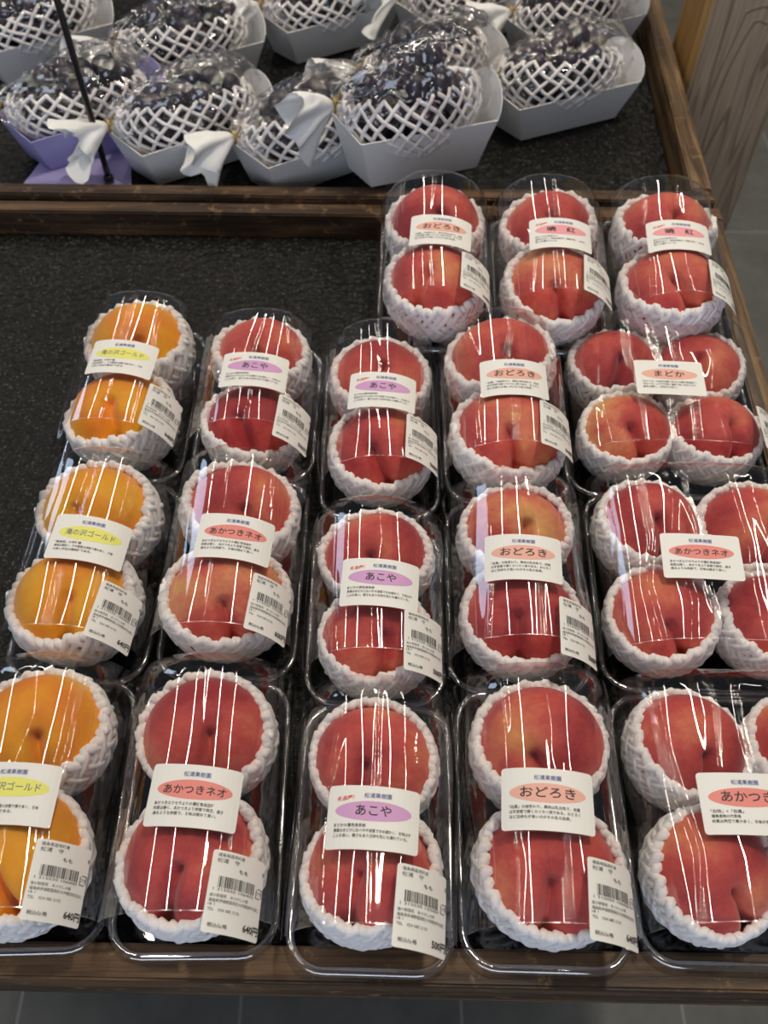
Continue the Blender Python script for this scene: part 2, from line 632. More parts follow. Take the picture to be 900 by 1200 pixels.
for pts, step, lab in (([(-0.438, 0.100), (0.306, 0.0875), (0.325, 0.7705), (-0.438, 0.785)], 0.0021, 'black pebbled foam mat lining the peach tray'),
                       ([(-0.778, 0.8365), (0.322, 0.8155), (0.347, 1.458), (-0.778, 1.458)], 0.0025, 'black pebbled foam mat under the grape boxes')):
    o = link('foam_mat', pebbled_mat(pts, step, 5), M_MAT, None, False)
    tag(o, lab, 'mat', 'black foam mats')

# wooden post on the right
PX0, PX1, PY0, PY1 = 0.367, 0.477, 1.03, 1.14
bm = bmesh.new()
prism(bm, [(0, 0), (PX1 - PX0, 0), (PX1 - PX0, PY1 - PY0), (0, PY1 - PY0)], 0, 1.9)
for f in bm.faces:
    f.normal_update()
    if f.normal.x < -0.5 or f.normal.x > 0.5:
        f.material_index = 1
es = [e for e in bm.edges if abs(e.verts[0].co.z - e.verts[1].co.z) > 1]
bmesh.ops.bevel(bm, geom=es, offset=0.004, segments=2, affect='EDGES')
o = link('wooden_post', to_mesh('wooden_post', bm), [M_POST, M_POST_SIDE], None, False)
o.location = (PX0, PY0, FLOOR_Z)
tag(o, 'square timber post with a dark knot beside the grape tray', 'post')


# ------------------------------------------------------------------ peaches
def peach_mesh(seed):
    rnd = random.Random(seed)
    nu, nv = 120, 48
    bm = bmesh.new()
    w = rnd.uniform(0.10, 0.15)
    dep = rnd.uniform(0.22, 0.31)
    skew = rnd.uniform(-0.10, 0.10)
    off = Vector((seed * 3.1, 7.7, 1.3))
    cheek = rnd.uniform(-0.03, 0.03)

    def pos(th, ph):
        d = Vector((sin(th) * cos(ph), sin(th) * sin(ph), cos(th)))
        r = 1.0
        # stem hollow on top, a softer dip below
        r -= 0.13 * math.exp(-(th / 0.27) ** 2) + 0.05 * math.exp(-((pi - th) / 0.30) ** 2)
        # the suture runs from the hollow down the front (-y)
        dp = (ph - (1.5 * pi + skew * sin(th * 2)) + pi) % (2 * pi) - pi
        fade = min(1.0, max(0.0, (2.55 - th) / 0.8))
        r -= dep * math.exp(-(dp * sin(th) / w) ** 2) * fade * (0.55 + 0.45 * math.exp(-((th - 0.35) / 1.0) ** 2))
        # shoulders either side of it
        r += 0.035 * math.exp(-((abs(dp) - 0.75) / 0.5) ** 2) * sin(th)
        r += cheek * sin(ph) * sin(th)
        r += 0.030 * noise.noise(d * 1.3 + off)
        v = d * r
        v.z *= 0.94
        return v * 0.0415
    top = bm.verts.new(pos(0.0, 0))
    bot = bm.verts.new(pos(pi, 0))
    rows = []
    for i in range(1, nv):
        t = i / nv
        th = pi * (t * 0.75 + 0.25 * t * t)
        rows.append([bm.verts.new(pos(th, 2 * pi * j / nu)) for j in range(nu)])
    for j in range(nu):
        bm.faces.new((top, rows[0][j], rows[0][(j + 1) % nu]))
        bm.faces.new((bot, rows[-1][(j + 1) % nu], rows[-1][j]))
    for i in range(len(rows) - 1):
        for j in range(nu):
            bm.faces.new((rows[i][j], rows[i + 1][j], rows[i + 1][(j + 1) % nu], rows[i][(j + 1) % nu]))
    me = to_mesh('peach', bm)
    me.polygons.foreach_set('use_smooth', [True] * len(me.polygons))
    return me


def net_mesh(seed, nst=18, rim=R(69), rad=0.0028, twist=1.35, layers=2, ell=(1, 1, 0.94), base=0.0433, steps=15, jitter=1.0, low=R(158)):
    rnd = random.Random(seed)
    bm = bmesh.new()
    ph0 = rnd.uniform(0, 1)
    o1 = rnd.uniform(0, 10)
    for lay in range(layers):
        rr = base - lay * rad * (0.8 if jitter > 1 else 0.35)
        for fam in (-1, 1):
            for k in range(nst):
                p0 = ph0 + 2 * pi * (k + 0.5 * lay) / nst + rnd.uniform(-0.03, 0.03) * jitter
                rim_k = rim + lay * 0.05 + jitter * 0.10 * noise.noise(Vector((cos(p0) * 1.5 + o1, sin(p0) * 1.5, 0)))
                pts = []
                for s in range(steps + 1):
                    t = s / steps
                    th = rim_k + (low - rim_k) * t
                    wob = jitter * 0.05 * noise.noise(Vector((cos(p0) * 3, sin(p0) * 3, t * 4 + lay * 9 + fam)))
                    ph = p0 + fam * (twist * t + 0.0) + wob
                    # a foam bead at each crossing: strands weave over and under
                    weave = 0.0008 * cos(pi * (2 * twist * t * nst / (2 * pi)) * 1.0 + (0 if fam > 0 else pi)) * (rad / 0.0028)
                    lift = 0.0010 * math.exp(-(t / 0.10) ** 2) * (base / 0.0433)
                    r = rr + weave + lift * 0.6
                    if s == 0:
                        r -= 0.0006
                    pts.append(Vector((r * sin(th) * cos(ph) * ell[0], r * sin(th) * sin(ph) * ell[1], r * cos(th) * ell[2])))
                tube(bm, pts, [rad * (0.95 + (0.35 * math.exp(-(s / 1.3) ** 2) if jitter <= 1 else 0)) for s in range(steps + 1)], 6)
    me = to_mesh('foam_net', bm)
    me.polygons.foreach_set('use_smooth', [True] * len(me.polygons))
    return me


PEACH = [peach_mesh(11 + k) for k in range(6)]
PEACH_M = {}
for key, mm in (('red', M_RED), ('blush', M_BLUSH), ('gold', M_GOLD)):
    PEACH_M[key] = []
    for me in PEACH:
        c = me.copy()
        c.materials.append(mm)
        PEACH_M[key].append(c)
NETS = [net_mesh(31), net_mesh(32, nst=19, rim=R(71)), net_mesh(33, nst=17, twist=1.15, rim=R(66)), net_mesh(34, nst=18, twist=1.55)]
for me in NETS:
    me.materials.append(M_NET)


# ------------------------------------------------------------------ film sleeve geometry
class Arch:
    """cross-section of the film over a pack, by arc length s from the crown"""

    def __init__(self, a, zt, n, z0=0.020, zb=0.003):
        half = []
        for k in range(241):
            t = k / 240 * pi / 2
            x = a * (sin(t) ** (2 / n))
            z = z0 + (zt - z0) * (cos(t) ** (2 / n) if cos(t) > 1e-9 else 0)
            half.append((x, z))
        half.append((a, zb))
        s = [0.0]
        for k in range(1, len(half)):
            s.append(s[-1] + math.dist(half[k], half[k - 1]))
        self.h, self.s, self.S = half, s, s[-1]

    def at(self, s):
        q = min(abs(s), self.S - 1e-7)
        lo, hi = 0, len(self.s) - 1
        while hi - lo > 1:
            m = (lo + hi) // 2
            if self.s[m] <= q:
                lo = m
            else:
                hi = m
        f = (q - self.s[lo]) / max(1e-9, self.s[hi] - self.s[lo])
        (x0, z0), (x1, z1) = self.h[lo], self.h[hi]
        x, z = x0 + (x1 - x0) * f, z0 + (z1 - z0) * f
        tx, tz = x1 - x0, z1 - z0
        l = math.hypot(tx, tz) or 1
        nx, nz = -tz / l, tx / l
        sg = 1 if s >= 0 else -1
        return Vector((sg * x, 0, z)), Vector((sg * nx, 0, nz))


def film_point(arch, s, y, off=0.0):
    p, n = arch.at(s)
    p = p + n * off
    p.y = y
    return p


def film_mesh(arch, y0, y1, seed, ncrease, flare=0.0):
    rnd = random.Random(seed)
    creases = []
    for k in range(ncrease):
        s0 = (k + 0.5) / ncrease * 2 - 1
        s0 = s0 * arch.S * 0.62 + rnd.uniform(-1, 1) * 0.005
        kn = [(y0 - 0.01, s0 + rnd.uniform(-.002, .002))]
        y = y0
        while y < y1:
            y += rnd.uniform(0.03, 0.06)
            kn.append((y, s0 + rnd.uniform(-0.006, 0.006)))
        kn.append((y1 + 0.1, s0))
        creases.append((kn, rnd.uniform(0.0005, 0.0013) * rnd.choice((1, 1, -0.8)), rnd.uniform(0.0016, 0.0028), rnd.uniform(0, 9)))
    off = Vector((seed * 1.7, 3.3, 0))
    nu = 180
    ys = [y0, y0 + 0.0005] + [y0 + (y1 - y0) * k / 46 for k in range(1, 46)] + [y1 - 0.0005, y1]
    nv = len(ys) - 1
    bm = bmesh.new()
    rows = []
    for j in range(nv + 1):
        y = ys[j]
        row = []
        for i in range(nu + 1):
            s = arch.S * (2 * i / nu - 1)
            d = -0.0014
            d += 0.0020 * noise.noise(Vector((s * 20, y * 11, 0)) + off) * min(1, (arch.S - abs(s)) / 0.02)
            for kn, amp, wd, ph in creases:
                for q in range(len(kn) - 1):
                    if kn[q][0] <= y < kn[q + 1][0]:
                        f = (y - kn[q][0]) / (kn[q + 1][0] - kn[q][0])
                        sc = kn[q][1] + (kn[q + 1][1] - kn[q][1]) * f
                        break
                u = (s - sc) / wd
                if abs(u) < 3:
                    d += amp * (0.75 + 0.5 * noise.noise(Vector((y * 9, ph, 0)))) * math.exp(-u * u)
            e = max(0, (y - (y1 - 0.02)) / 0.02)
            d += flare * e * e
            pt = film_point(arch, s, y, min(d, 0.0001))
            pt.z -= 0.011 * e * e * pt.z / 0.087
            row.append(bm.verts.new(pt))
        rows.append(row)
    for j in range(nv):
        for i in range(nu):
            f = bm.faces.new((rows[j][i], rows[j][i + 1], rows[j + 1][i + 1], rows[j + 1][i]))
            f.material_index = 1 if j in (0, nv - 1) else 0
    me = to_mesh('film_sleeve', bm)
    me.polygons.foreach_set('use_smooth', [True] * len(me.polygons))
    me.materials.append(M_FILM)
    me.materials.append(M_HEM)
    return me


def tray_mesh(w, l):
    prof = [(0.0008, 0.0185), (0.0, 0.0205), (0.0004, 0.0245), (0.0016, 0.0258), (0.0040, 0.0258), (0.0055, 0.0240), (0.0066, 0.0200), (0.0105, 0.0050), (0.0125, 0.0022), (0.0160, 0.0012)]
    bm = bmesh.new()
    loops = []
    for ins, z in prof:
        loops.append([bm.verts.new((x, y, z)) for x, y in rounded_rect(w - 2 * ins, l - 2 * ins, max(0.006, 0.024 - ins))])
    n = len(loops[0])
    for q, (a, b) in enumerate(zip(loops, loops[1:])):
        for k in range(n):
            f = bm.faces.new((a[k], a[(k + 1) % n], b[(k + 1) % n], b[k]))
            f.material_index = 1 if q < 5 else 0
    bm.faces.new(loops[-1])
    me = to_mesh('clear_tray', bm)
    me.polygons.foreach_set('use_smooth', [True] * len(me.polygons))
    me.polygons[len(me.polygons) - 1].use_smooth = False
    me.materials.append(M_TRAY)
    me.materials.append(M_LIP)
    return me


# ------------------------------------------------------------------ printed stickers
_txt = {}


def text_tris(body, bold=0.0):
    """verts and faces of a line of type, 1 unit high, left aligned at the origin"""
    key = (body, bold)
    if key not in _txt:
        c = bpy.data.curves.new('type', 'FONT')
        c.body = body
        c.size = 1.0
        c.resolution_u = 2
        c.offset = bold
        o = bpy.data.objects.new('type', c)
        COL.objects.link(o)
        dg = bpy.context.evaluated_depsgraph_get()
        me = bpy.data.meshes.new_from_object(o.evaluated_get(dg))
        vs = [(v.co.x, v.co.y) for v in me.vertices]
        fs = [tuple(p.vertices) for p in me.polygons]
        bpy.data.objects.remove(o)
        bpy.data.curves.remove(c)
        bpy.data.meshes.remove(me)
        x0 = min(v[0] for v in vs)
        x1 = max(v[0] for v in vs)
        y0 = min(v[1] for v in vs)
        y1 = max(v[1] for v in vs)
        _txt[key] = ([(x - x0, y - y0) for x, y in vs], fs, x1 - x0, y1 - y0)
    return _txt[key]


class Sticker:
    """collects flat print in sticker coordinates (metres), then lays it on the film"""

    def __init__(self, w, h, r):
        self.w, self.h = w, h
        self.v, self.f, self.m = [], [], []
        self.sheet(w, h, r)

    def add(self, vs, fs, mi, lift):
        b = len(self.v)
        self.v += [(x, y, lift) for x, y in vs]
        for q in fs:
            self.f.append(tuple(b + k for k in q))
            self.m.append(mi)

    def sheet(self, w, h, r):
        ys = [-h / 2 + r * (1 - cos(pi / 2 * k / 5)) for k in range(6)]
        ys += [-h / 2 + r + (h - 2 * r) * k / 8 for k in range(1, 8)]
        ys += [h / 2 - r * (1 - cos(pi / 2 * k / 5)) for k in range(5, -1, -1)]
        nx = 16
        vs, fs = [], []
        for y in ys:
            d = max(0, abs(y) - (h / 2 - r))
            hw = w / 2 - (r - math.sqrt(max(0, r * r - d * d)))
            vs += [(-hw + 2 * hw * k / nx, y) for k in range(nx + 1)]
        for j in range(len(ys) - 1):
            for k in range(nx):
                a = j * (nx + 1) + k
                fs.append((a, a + 1, a + nx + 2, a + nx + 1))
        self.add(vs, fs, 0, 0.0)

    def oval(self, cx, cy, rx, ry, mi, lift=0.00012):
        vs, fs = [], []
        n = 40
        rows = 5
        xs = [cx - rx * cos(pi * k / n) for k in range(n + 1)]
        for x in xs:
            hh = ry * math.sqrt(max(0, 1 - ((x - cx) / rx) ** 2))
            vs += [(x, cy - hh), (x, cy + hh)]
        for k in range(n):
            fs.append((2 * k, 2 * k + 2, 2 * k + 3, 2 * k + 1))
        self.add(vs, fs, mi, lift)

    def rect(self, x0, y0, x1, y1, mi, lift=0.00012):
        n = max(1, int((x1 - x0) / 0.003))
        vs, fs = [], []
        for k in range(n + 1):
            x = x0 + (x1 - x0) * k / n
            vs += [(x, y0), (x, y1)]
        for k in range(n):
            fs.append((2 * k, 2 * k + 2, 2 * k + 3, 2 * k + 1))
        self.add(vs, fs, mi, lift)

    def text(self, body, x, y, mi, height=None, width=None, align='l', bold=0.0, lift=0.00024, rot=0.0, shear=0.0, em=None):
        """height = the box height of the glyphs, or em = the type size; width squeezes the line"""
        vs, fs, tw, th = text_tris(body, bold)
        sy = em if em else height / th
        sx = width / tw if width else sy
        W = tw * sx
        dx = {'l': 0, 'c': -W / 2, 'r': -W}[align]
        out = []
        for a, b in vs:
            px, py = a * sx + dx + shear * b * sy, b * sy
            out.append((x + px * cos(rot) - py * sin(rot), y + px * sin(rot) + py * cos(rot)))
        self.add(out, fs, mi, lift)

    def lay(self, name, arch, s0, y0, rot, mats, curl=0.0, kx=1.0, ky=1.0):
        vv = []
        for x, y, l in self.v:
            x, y = x * kx, y * ky
            a = x * cos(rot) - y * sin(rot)
            b = x * sin(rot) + y * cos(rot)
            e = max(0.0, x / self.w + 0.5 - 0.72) / 0.28
            vv.append(film_point(arch, s0 + a, y0 + b, 0.00045 + l + curl * e * e))
        me = bpy.data.meshes.new(name)
        me.from_pydata(vv, [], self.f)
        for m in mats:
            me.materials.append(m)
        me.polygons.foreach_set('material_index', self.m)
        me.update()
        return me


NAME_W, NAME_H = 0.0545, 0.0365
PRINT = {
    'gold': ('滝の沢ゴールド', 'yellow', None, ['「黄金桃」の変種類', '果肉は黄色く、やや酸質の溶質で果汁多く、食味', 'の良い中生の黄桃種である。']),
    'neo': ('あかつきネオ', 'red', None, ['あかつきエクセラよりの選抜育成品種', '肉質は硬く、あかつきより溶質で緻密、透き', '通るような肉質で、食味は極めて良い。']),
    'neo_front': ('あかつき', 'red', None, ['「白桃」×「白鳳」', '福島産桃の代表格', '肉質は緻密で果汁多く、食味が良い。']),
    'akoya': ('あこや', 'purple', '新品種！', ['まどかの着色良系統', '果実はまどかに比べやや溶質できめ細かく、食味はす', 'こぶる良い。硬さもあり日持ち性にも優れている。']),
    'odoroki': ('おどろき', 'salmon', None, ['「白鳳」の枝変わり。果肉は乳白色で、肉質', 'は不溶質で硬くカリカリ桃である。おどろく', 'ほど日持ちが良いのがその名の由来。']),
    'madoka': ('まどか', 'salmon', None, ['「あかつき」の自然交雑種子からの選抜育成品種。', '「あかつき」よりやや遅く濃厚で甘い大玉になり、', '果形は整う。日持ちも良い。']),
    'ako': ('曉　紅', 'pink', '新品種！', ['あかつきの枝変わり', '果実は大きく、果肉は緻密で、糖度が高く、日持ち', '性にも優れている。']),
}


def name_sticker(kind):
    main, oval, new, lines = PRINT[kind]
    s = Sticker(NAME_W, NAME_H, 0.0022)
    s.text('松浦果樹園', 0.0 if not new else 0.002, 0.0110, 1, height=0.0030, align='c', bold=0.004)
    s.oval(0, 0.0035, 0.0222, 0.0057, 2)
    wide = {'gold': 0.0345, 'neo': 0.0365, 'neo_front': 0.030, 'akoya': 0.0205, 'odoroki': 0.0320, 'madoka': 0.0240, 'ako': 0.024}[kind]
    s.text(main, 0, 0.0008 if kind != 'gold' else 0.0012, 3, width=wide, height=0.0062 if kind not in ('gold', 'neo') else 0.0052, align='c', bold=0.012 if kind != 'gold' else 0.006)
    if new:
        s.text(new, -0.0215, 0.0088, 4, height=0.0026, width=0.0098, bold=0.02, rot=R(7), shear=0.25)
    for k, ln in enumerate(lines):
        wd = 0.0425 * len(ln) / 23.0 if len(ln) > 21 else min(0.0405, 0.00205 * len(ln))
        s.text(ln, -0.0222, -0.0058 - 0.0029 * k, 5, height=0.00205, width=wd, bold=0.010)
    return s, [M_PAPER, M_NAVY, M_OVALS[oval], M_GOLDNAME if kind == 'gold' else M_INK, M_RED_INK, M_GREY_INK]


PRICE_W, PRICE_H = 0.0335, 0.0480


def price_sticker(yen):
    s = Sticker(PRICE_W, PRICE_H, 0.0018)
    s.text('福島県国見町産', -0.0140, 0.0202, 1, height=0.0022, width=0.0155)
    s.text('松浦　守', -0.0140, 0.0166, 1, height=0.0028, width=0.0125)
    s.text('もも', -0.0010, 0.0122, 1, height=0.0026, width=0.0056, bold=0.01)
    s.text('8', 0.0150, 0.0152, 1, height=0.0024)
    rnd = random.Random(yen)
    x = -0.0118
    while x < 0.0095:
        wd = rnd.choice((0.00025, 0.00025, 0.0005, 0.0008))
        s.rect(x, 0.0022, x + wd, 0.0088, 1)
        x += wd + rnd.choice((0.00025, 0.0003, 0.0005))
    s.text('1 315030 106400' if yen != 500 else '1 315030 105007', -0.0140, 0.0001, 1, height=0.0017, width=0.0240)
    # recycling mark
    x0, y0, x1, y1, t = 0.0116, 0.0010, 0.0162, 0.0072, 0.00055
    s.rect(x0, y0, x1 - 0.0012, y0 + t, 1)
    s.rect(x0 + 0.001, y1 - t, x1, y1, 1)
    s.rect(x0, y0, x0 + t, y1 - 0.0010, 1)
    s.rect(x1 - t, y0 + 0.001, x1, y1, 1)
    s.text('プラ', (x0 + x1) / 2, 0.0030, 1, height=0.0023, width=0.0032, align='c', bold=0.015)
    s.text('道の駅国見　あつかしの郷', -0.0152, -0.0036, 1, height=0.0020, width=0.0220)
    s.text('福島県伊達郡国見町大字藤田字日渡二', -0.0152, -0.0066, 1, height=0.0021, width=0.0305)
    s.text('18 1', -0.0152, -0.0086, 1, height=0.0015, width=0.0034)
    s.text('TEL　024 585 2132', -0.0152, -0.0116, 1, height=0.0017, width=0.0175)
    s.text('税込価格', -0.0140, -0.0207, 1, height=0.0026, width=0.0105, bold=0.01)
    s.text('%d円' % yen, 0.0161, -0.0206, 2, height=0.0052, width=0.0105, align='r', bold=0.03)
    return s, [M_PAPER, M_GREY_INK, M_INK]


ARCH2 = {}
for wd in (0.100, 0.102, 0.103, 0.105):
    ARCH2[wd] = Arch(wd / 2 + 0.0028, 0.0905, 2.3)
ARCH4 = Arch(0.166 / 2 + 0.0016, 0.0845, 3.3)
_mesh = {}


def cached(key, make):
    if key not in _mesh:
        _mesh[key] = make()
    return _mesh[key]


# ------------------------------------------------------------------ the packs
# key, sticker, price, skin, x, y, turn, raised near end, raised far end, width, length, peach radius scale, spacing, where
PACKS = [
    ('gold', 640, 'gold', -0.2215, 0.173, 1.5, 0.003, 0, 0.105, 0.178, 1.02, 0.92, 0.079, 'front-row yellow-oval pack'),
    ('neo', 640, 'red', -0.1155, 0.171, 0.5, 0.005, 0, 0.105, 0.18, 1.0, 0.9, 0.08, 'front-row red-oval two-peach pack'),
    ('akoya', 500, 'red', -0.0065, 0.157, -1.5, 0.01, 0, 0.102, 0.172, 0.97, 0.86, 0.069, 'front-row purple-oval pack'),
    ('odoroki', 640, 'red', 0.098, 0.163, -1.5, 0.008, 0, 0.105, 0.18, 1.02, 0.9, 0.077, 'front-row salmon-oval two-peach pack'),
    ('neo_front', 640, 'red', 0.2345, 0.162, -1.5, 0.008, 0, 0.166, 0.176, 0.92, 0.94, 0.077, 'front-row four-peach pack'),
    ('gold', 640, 'gold', -0.218, 0.348, -2.5, 0, 0, 0.105, 0.178, 1.03, 0.9, 0.077, 'second-row yellow-oval pack'),
    ('neo', 600, 'red', -0.112, 0.35, -1.5, 0, 0, 0.103, 0.178, 1.03, 0.89, 0.076, 'second-row red-oval two-peach pack'),
    ('akoya', 500, 'red', -0.006, 0.316, -0.5, 0, 0, 0.102, 0.148, 0.97, 0.86, 0.068, 'second-row purple-oval pack'),
    ('odoroki', 500, 'red', 0.098, 0.334, -1.5, 0, 0, 0.105, 0.166, 0.99, 0.88, 0.072, 'second-row salmon-oval two-peach pack'),
    ('neo', 600, 'red', 0.2385, 0.3375, -2.0, 0, 0, 0.166, 0.174, 0.93, 0.94, 0.077, 'second-row four-peach pack'),
    ('gold', 640, 'gold', -0.215, 0.524, -2.0, 0, 0, 0.105, 0.176, 1.02, 0.94, 0.08, 'third-row yellow-oval pack'),
    ('akoya', 500, 'red', -0.108, 0.514, -1.2, 0, 0, 0.105, 0.155, 0.97, 0.9, 0.076, 'third-row purple-oval pack beside the yellow-oval pack'),
    ('akoya', 500, 'red', -0.0035, 0.488, 0, 0, 0, 0.1, 0.178, 0.97, 0.92, 0.078, 'third-row purple-oval pack beside the salmon-oval pack'),
    ('odoroki', 640, 'red', 0.0995, 0.4945, 0, 0.008, 0.012, 0.103, 0.17, 1.05, 0.92, 0.08, 'third-row salmon-oval two-peach pack'),
    ('madoka', 640, 'red', 0.2345, 0.506, -1.5, 0, 0, 0.166, 0.172, 0.91, 0.9, 0.073, 'third-row four-peach pack'),
    ('odoroki', 640, 'red', 0.046, 0.649, -1.5, 0.026, 0.035, 0.103, 0.178, 1.03, 0.9, 0.077, 'back-row salmon-oval pack'),
    ('ako', 700, 'red', 0.15, 0.645, -2.5, 0.026, 0.035, 0.103, 0.176, 1.02, 0.9, 0.077, 'middle back-row pink-oval pack'),
    ('ako', 700, 'red', 0.253, 0.642, -3, 0.026, 0.035, 0.103, 0.178, 1.05, 0.88, 0.075, 'back-row pink-oval pack by the right rail'),
]
BLUSHED = {(6, 'near'), (14, 'near left'), (16, 'near'), (8, 'far')}
COLOUR = {'gold': 'golden yellow', 'red': 'red', 'blush': 'blushed orange-red'}
# how far each pack's stickers sit from the usual spot: name across, name along, price across, price along
SHIFT = {0: (0, -.003, .002, -.006), 1: (.006, -.004, -.003, -.008), 2: (-.002, -.006, -.003, -.009), 3: (-.004, 0, -.005, -.008), 4: (0, 0, 0, 0),
         5: (.011, .002, .007, -.004), 6: (.006, .001, .003, -.003), 7: (.002, -.002, -.001, -.011), 8: (-.002, 0, -.002, -.009), 10: (0, 0, .009, .002), 11: (.003, -.004, .009, -.014)}
rp = random.Random(5)
for i, (kind, yen, skin, x, y, turn, zn, zf, W, Ln, ps, q, gap, where) in enumerate(PACKS):
    four = W > 0.15
    pitch = math.asin((zf - zn) / Ln)
    M = Matrix.Translation((x, y, 0.0006 + (zn + zf) / 2)) @ Matrix.Rotation(R(turn), 4, 'Z') @ Matrix.Rotation(pitch, 4, 'X')
    root = empty('peach_pack', M)
    kindtxt = 'clear plastic pack of four peaches in nets' if four else 'clear plastic pack of two peaches in nets'
    tag(root, '%s, the %s' % (kindtxt, where), 'fruit pack', 'clear plastic peach packs')
    inst('clear_tray', cached(('tray', W, Ln), lambda: tray_mesh(W, Ln)), None, root)
    arch = ARCH4 if four else ARCH2[W]
    y0, y1 = -Ln / 2 + 0.014, Ln / 2 - 0.005
    inst('film_sleeve', film_mesh(arch, y0, y1, 100 + i, 8 if four else 5), None, root)
    st, mats = cached(('ns', kind), lambda: name_sticker(kind))
    lo = rp.uniform(-2.5, 1.0)
    q1, q2, q3, q4 = SHIFT.get(i, (0, 0, 0, 0))
    nl = inst('name_label', st.lay('name_label', arch, rp.uniform(-0.003, 0.002) + ({4: -0.020, 9: -0.019, 14: -0.003}[i] if four else 0.002) + q1, -0.010 + q2, R(lo - 2.0), mats), None, root)
    st, mats = cached(('ps', yen), lambda: price_sticker(yen))
    s0 = arch.S * 0.40 - 0.011 if not four else arch.S * 0.54
    pl = inst('price_label', st.lay('price_label', arch, s0 + q3 + rp.uniform(-0.002, 0.003), -Ln / 2 + 0.033 + q4 + rp.uniform(-0.002, 0.002), R(rp.uniform(-5, -1)), mats, 0.0, 1.06, 0.90), None, root)
    slots = [(0, gap / 2, 'far'), (0, -gap / 2, 'near')] if not four else [
        (-gap / 2, gap / 2, 'far left'), (gap / 2, gap / 2, 'far right'), (-gap / 2, -gap / 2, 'near left'), (gap / 2, -gap / 2, 'near right')]
    for sx, sy, nm in slots:
        sc = ps * rp.uniform(0.985, 1.015)
        c = Vector((sx + rp.uniform(-.001, .001), sy, 0.0044 + 0.0411 * sc))
        tilt = Matrix.Rotation(R(rp.uniform(10, 32)), 4, 'X') @ Matrix.Rotation(R(rp.uniform(-14, 14)), 4, 'Y') @ Matrix.Rotation(R(rp.uniform(-28, 28)), 4, 'Z')
        P = M @ Matrix.Translation(c)
        k2 = 'blush' if (i, nm) in BLUSHED else skin
        sq = Matrix.Diagonal((1.0, q, 1.0, 1.0))
        po = inst('peach', rp.choice(PEACH_M[k2]), P @ sq @ tilt @ Matrix.Scale(sc * 0.985, 4))
        tag(po, '%s peach, the %s one in the %s' % (COLOUR[k2], nm, where), 'peach', 'peaches in the packs')
        nt = Matrix.Rotation(R(rp.uniform(-9, 9)), 4, 'X') @ Matrix.Rotation(R(rp.uniform(-9, 9)), 4, 'Y') @ Matrix.Rotation(rp.uniform(0, 6.28), 4, 'Z')
        
        no = inst('foam_net', rp.choice(NETS), P @ sq @ nt @ Matrix.Scale(sc, 4))
        tag(no, 'white foam net round the %s peach in the %s' % (nm, where), 'fruit net', 'foam nets round the peaches')


# ------------------------------------------------------------------ grape boxes behind
def box_mesh():
    """folded card boat: long front and back panels, a blunt point at one end, a raised curved panel at the other"""
    rim = [(-0.070, -0.0425, 0.047), (0.086, -0.0425, 0.047)]
    for k in range(1, 10):
        a = -pi / 2 + pi * k / 10
        rim.append((0.086 + 0.011 * cos(a), 0.0425 * sin(a), 0.047 + 0.022 * cos(a)))
    rim += [(0.086, 0.0425, 0.047), (-0.066, 0.0425, 0.047), (-0.088, 0.014, 0.054)]
    bm = bmesh.new()
    lo = [bm.verts.new((x * 0.80 , y * 0.74, 0.0)) for x, y, z in rim]
    hi = [bm.verts.new((x, y, z)) for x, y, z in rim]
    n = len(rim)
    bm.faces.new(lo[::-1])
    for k in range(n):
        bm.faces.new((lo[k], lo[(k + 1) % n], hi[(k + 1) % n], hi[k]))
    bmesh.ops.recalc_face_normals(bm, faces=bm.faces[:])
    return to_mesh('paper_box', bm)


def grape_mesh(seed):
    rnd = random.Random(seed)
    bm = bmesh.new()
    spots = []
    tries = 0
    while len(spots) < 46 and tries < 6000:
        tries += 1
        u = Vector((rnd.uniform(-1, 1), rnd.uniform(-1, 1), rnd.uniform(-1, 1)))
        if u.length > 1:
            continue
        p = Vector((u.x * 0.060, u.y * 0.030, 0.045 + u.z * 0.034))
        if all((p - q).length > 0.0165 for q in spots):
            spots.append(p)
    for p in spots:
        r = rnd.uniform(0.0115, 0.0135)
        g = bmesh.ops.create_uvsphere(bm, u_segments=14, v_segments=9, radius=r)
        rot = Matrix.Rotation(rnd.uniform(0, 6), 3, 'Z') @ Matrix.Rotation(rnd.uniform(-.6, .6), 3, 'X')
        for v in g['verts']:
            v.co = rot @ Vector((v.co.x, v.co.y, v.co.z * 1.12)) + p
    me = to_mesh('grape_bunch', bm)
    me.polygons.foreach_set('use_smooth', [True] * len(me.polygons))
    return me


def bag_film(seed):
    rnd = random.Random(seed)
    off = Vector((seed * 2.3, 0, 0))
    bm = bmesh.new()
    nu, nv = 90, 70
    rows = []
    for i in range(nv + 1):
        t = i / nv
        x = -0.088 + 0.176 * t
        # pinched at the left end, a blunt envelope at the right
        env = min(1.0, 0.10 + 1.15 * math.sqrt(max(0, t)) if t < 0.6 else 1.0) * math.sqrt(max(0.0, 1 - max(0, (t - 0.62) / 0.39) ** 2.4))
        row = []
        for j in range(nu + 1):
            a = pi * (-0.12 + 1.24 * j / nu)
            cr = 0.0
            q = Vector((x * 40, a * 2.2, 0)) + off
            cr += 0.0050 * (1 - abs(noise.noise(q)) * 2.6)
            cr += 0.0022 * (1 - abs(noise.noise(q * 2.7 + Vector((5, 1, 2)))) * 2.6)
            cr += 0.0022 * sin(a * 11 + seed) * max(0, 1 - t * 2.2)
            ry = 0.043 * env + cr
            rz = 0.040 * env + cr
            row.append(bm.verts.new((x, cos(a) * ry, 0.052 + sin(a) * rz)))
        rows.append(row)
    for i in range(nv):
        for j in range(nu):
            bm.faces.new((rows[i][j], rows[i][j + 1], rows[i + 1][j + 1], rows[i + 1][j]))
    me = to_mesh('bag_film', bm)
    me.polygons.foreach_set('use_smooth', [True] * len(me.polygons))
    return me


